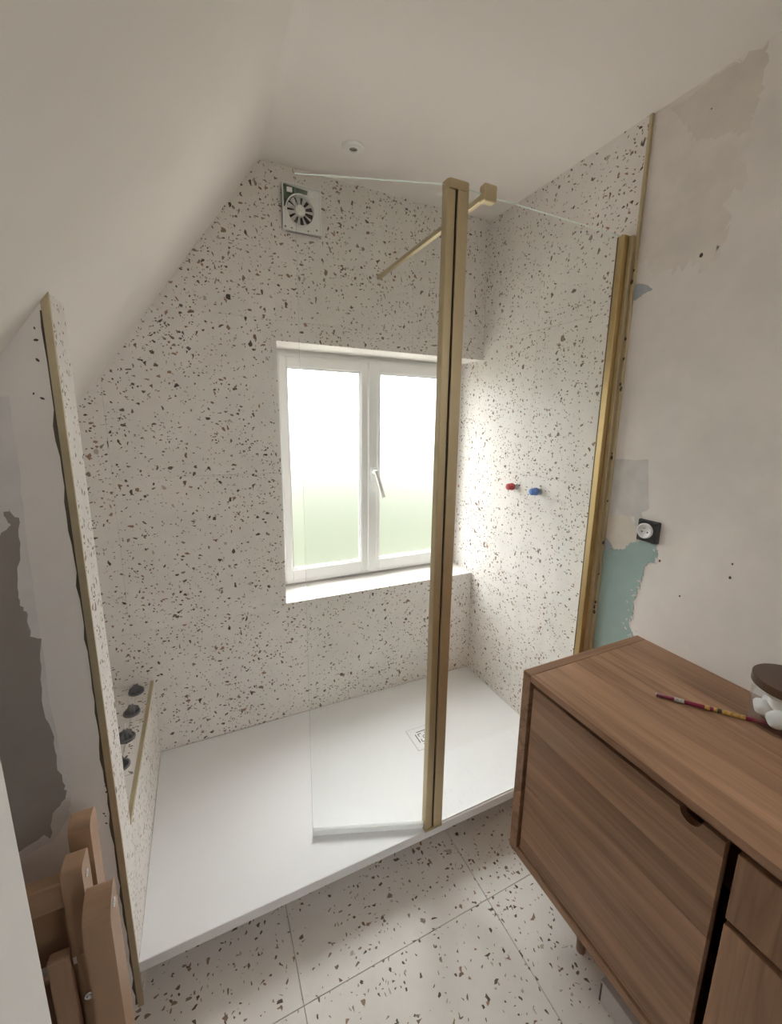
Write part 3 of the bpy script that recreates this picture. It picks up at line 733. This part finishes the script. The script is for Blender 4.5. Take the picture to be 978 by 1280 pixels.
# box on the floor under the cabinet
t = thing('storage_box', (-.34, -1.42, FZ), 'pale grey low box on the floor under the walnut cabinet', 'box')
bm = bmesh.new(); bx(bm, (-.440, -1.58, FZ), (-.14, -1.293, FZ+.066), .003); obj('box_body', bm, 'box_pale', t)
bm = bmesh.new(); bx(bm, (-.443, -1.583, FZ+.066), (-.137, -1.290, FZ+.074), .002); obj('box_lid', bm, 'box_pale', t)
bm = bmesh.new(); bx(bm, (-.4405, -1.2945, FZ+.001), (-.436, -1.2905, FZ+.066)); obj('edge_strip', bm, 'box_edge', t)

# ------------------------------------------------------------------ pencil
A = px_on(821, 868, 2, ZC+.0053); B = px_on(978, 909.5, 2, ZC+.0053); d = (B-A).normalized()
PL = .275
t = thing('pencil', A, 'dark red printed pencil lying on the walnut cabinet top', 'pencil')
bm = bmesh.new(); lathe(bm, [(0, 0), (.0050, 0), (.0050, PL-.02), (.001, PL), (0, PL)], frame_mat(A, d), 12); obj('shaft', bm, 'pencil_red', t)
cyl('end_cap', A-d*.0008, A+d*.002, .0048, 'pencil_end', t, seg=12)
for s0, s1, m in ((.040, .062, 'pencil_silver'), (.106, .117, 'pencil_gold'), (.133, .142, 'pencil_black'), (.142, .190, 'pencil_gold'), (.125, .133, 'pencil_gold')):
    cyl('printed_band', A+d*s0, A+d*s1, .00515, m, t, seg=12)

# ------------------------------------------------------------------ jar with cotton balls
JX, JY, JR = -.080, -1.421, .074
t = thing('glass_jar', (JX, JY, ZC), 'clear glass jar with dark wooden lid on the cabinet', 'jar')
JM = Matrix.Translation((JX, JY, ZC))
bm = bmesh.new(); lathe(bm, [(0, .0005), (JR-.010, .0005), (JR-.003, .004), (JR, .012), (JR, .080), (JR-.003, .092), (JR-.003, .1005), (JR-.006, .1005), (JR-.006, .090), (JR-.002, .080), (JR-.002, .013), (JR-.008, .007), (0, .006)], JM, 48); obj('body', bm, 'jar_glass', t, smooth=True)
bm = bmesh.new(); lathe(bm, [(0, .101), (JR+.002, .101), (JR+.004, .103), (JR+.004, .121), (JR+.002, .1225), (0, .1225)], JM, 48); o = obj('lid', bm, 'lid_wood', t); [setattr(f, 'use_smooth', False) for f in o.data.polygons]
bm = bmesh.new(); lathe(bm, [(0, .090), (JR-.0075, .090), (JR-.0075, .1008), (0, .1008)], JM, 40); obj('lid_plug', bm, 'wedge_clear', t)
rnd = random.Random(3)
balls = []
for k, (a, r, z) in enumerate([(0.0, .044, .033), (1.05, .044, .034), (2.1, .044, .033), (3.15, .044, .034), (4.2, .044, .033), (5.25, .044, .035), (0.5, .026, .064), (2.6, .026, .064), (4.7, .026, .065)]):
    cx_, cy_ = JX+r*math.cos(a), JY+r*math.sin(a)
    bm = bmesh.new(); bmesh.ops.create_uvsphere(bm, u_segments=24, v_segments=16, radius=.0225)
    for v in bm.verts:
        n = v.co.normalized(); v.co *= 1+.06*math.sin(5*n.x+k)*math.cos(4*n.y+2*k)+.03*math.sin(9*n.z+k)
    bmesh.ops.transform(bm, matrix=Matrix.Rotation(k*1.3, 4, (1, .5, .2)) @ Matrix.Diagonal((1.0, .85, 1.08, 1)), verts=bm.verts)
    o = obj('cotton_ball', bm, 'cotton', smooth=True); o.location = (cx_, cy_, ZC+z)
    tag(o, 'white cotton ball inside the glass jar', 'cotton ball', 'cotton balls in the jar')

# ------------------------------------------------------------------ folded wooden chair at the lower left
ch = thing('folding_chair', (-1.75, -.99, FZ), 'folded beech wooden chair leaning by the plaster partition', 'chair')
def board(name, prof, x0, x1, mat='beech', bev=.003, parent=ch):
    """prof: (y,z) outline extruded in x"""
    bm = bmesh.new(); prism_pts(bm, [(x0, y, z) for y, z in prof], (x1-x0, 0, 0))
    bmesh.ops.bevel(bm, geom=[e for e in bm.edges if e.calc_face_angle(0) > .9], offset=bev, segments=2, affect='EDGES')
    return obj(name, bm, mat, parent)
def round_top(yf, yb, z0, z1, lean=0., rf=.04, rb=.012, n=8):
    """front (yf<yb) rounded with rf at the top, back with rb; lean shifts y with height"""
    pts = [(yb, z0), (yf, z0)]
    for k in range(n+1):
        a = math.pi-(math.pi/2)*k/n; pts.append((yf+rf+rf*math.cos(a), z1-rf+rf*math.sin(a)))
    for k in range(n+1):
        a = math.pi/2-(math.pi/2)*k/n; pts.append((yb-rb+rb*math.cos(a), z1-rb+rb*math.sin(a)))
    return [(y+lean*(z-z0), z) for y, z in pts]
for dx in (0, -.40):
    board('back_post', round_top(-.955, -.905, FZ, .602, .03, .018, .018), -1.598+dx, -1.562+dx)
    board('hinge_block', round_top(-1.010, -.962, .392, .578, .02, .012, .012), -1.595+dx, -1.563+dx)
    lg = board('leg', round_top(-1.085, -1.028, FZ, .560, .0, .045, .012), (-1.552 if dx == 0 else -2.012), (-1.511 if dx == 0 else -1.978))
    board('seat_rail', round_top(-1.000, -.962, FZ+.05, .380, .0, .006, .006), -1.593+dx, -1.560+dx)
for lo, hi, nm in (((-1.963, -.992, .488), (-1.5955, -.962, .543), 'cross_rail'), ((-1.962, -.935, .30), (-1.599, -.915, .46), 'back_slat'), ((-1.962, -.935, .10), (-1.599, -.915, .26), 'back_slat')):
    bm = bmesh.new(); bx(bm, lo, hi, .006); obj(nm, bm, 'beech_rail', ch)
for k in range(6):
    bm = bmesh.new(); bx(bm, (-1.634-.052*k, -1.012, -.02), (-1.600-.052*k, -.990, .40), .005); obj('seat_slat', bm, 'beech', ch)
for (x, y, z) in ((-1.511, -1.055, .530), (-1.563, -.985, .542)):
    bm = bmesh.new(); lathe(bm, [(0, 0), (.008, 0), (.008, .0015), (.004, .0015), (.003, .0005), (0, .0005)], frame_mat((x, y, z), (1, 0, 0)), 18); obj('bolt', bm, 'chrome', ch)
p = px_on(112, 1244, 1, -1.000)
bm = bmesh.new(); lathe(bm, [(0, 0), (.010, 0), (.010, .0015), (.005, .002), (.004, .0005), (0, .0005)], frame_mat((p.x, -1.000, p.z), (0, -1, .0)), 18); obj('bolt', bm, 'chrome', ch)
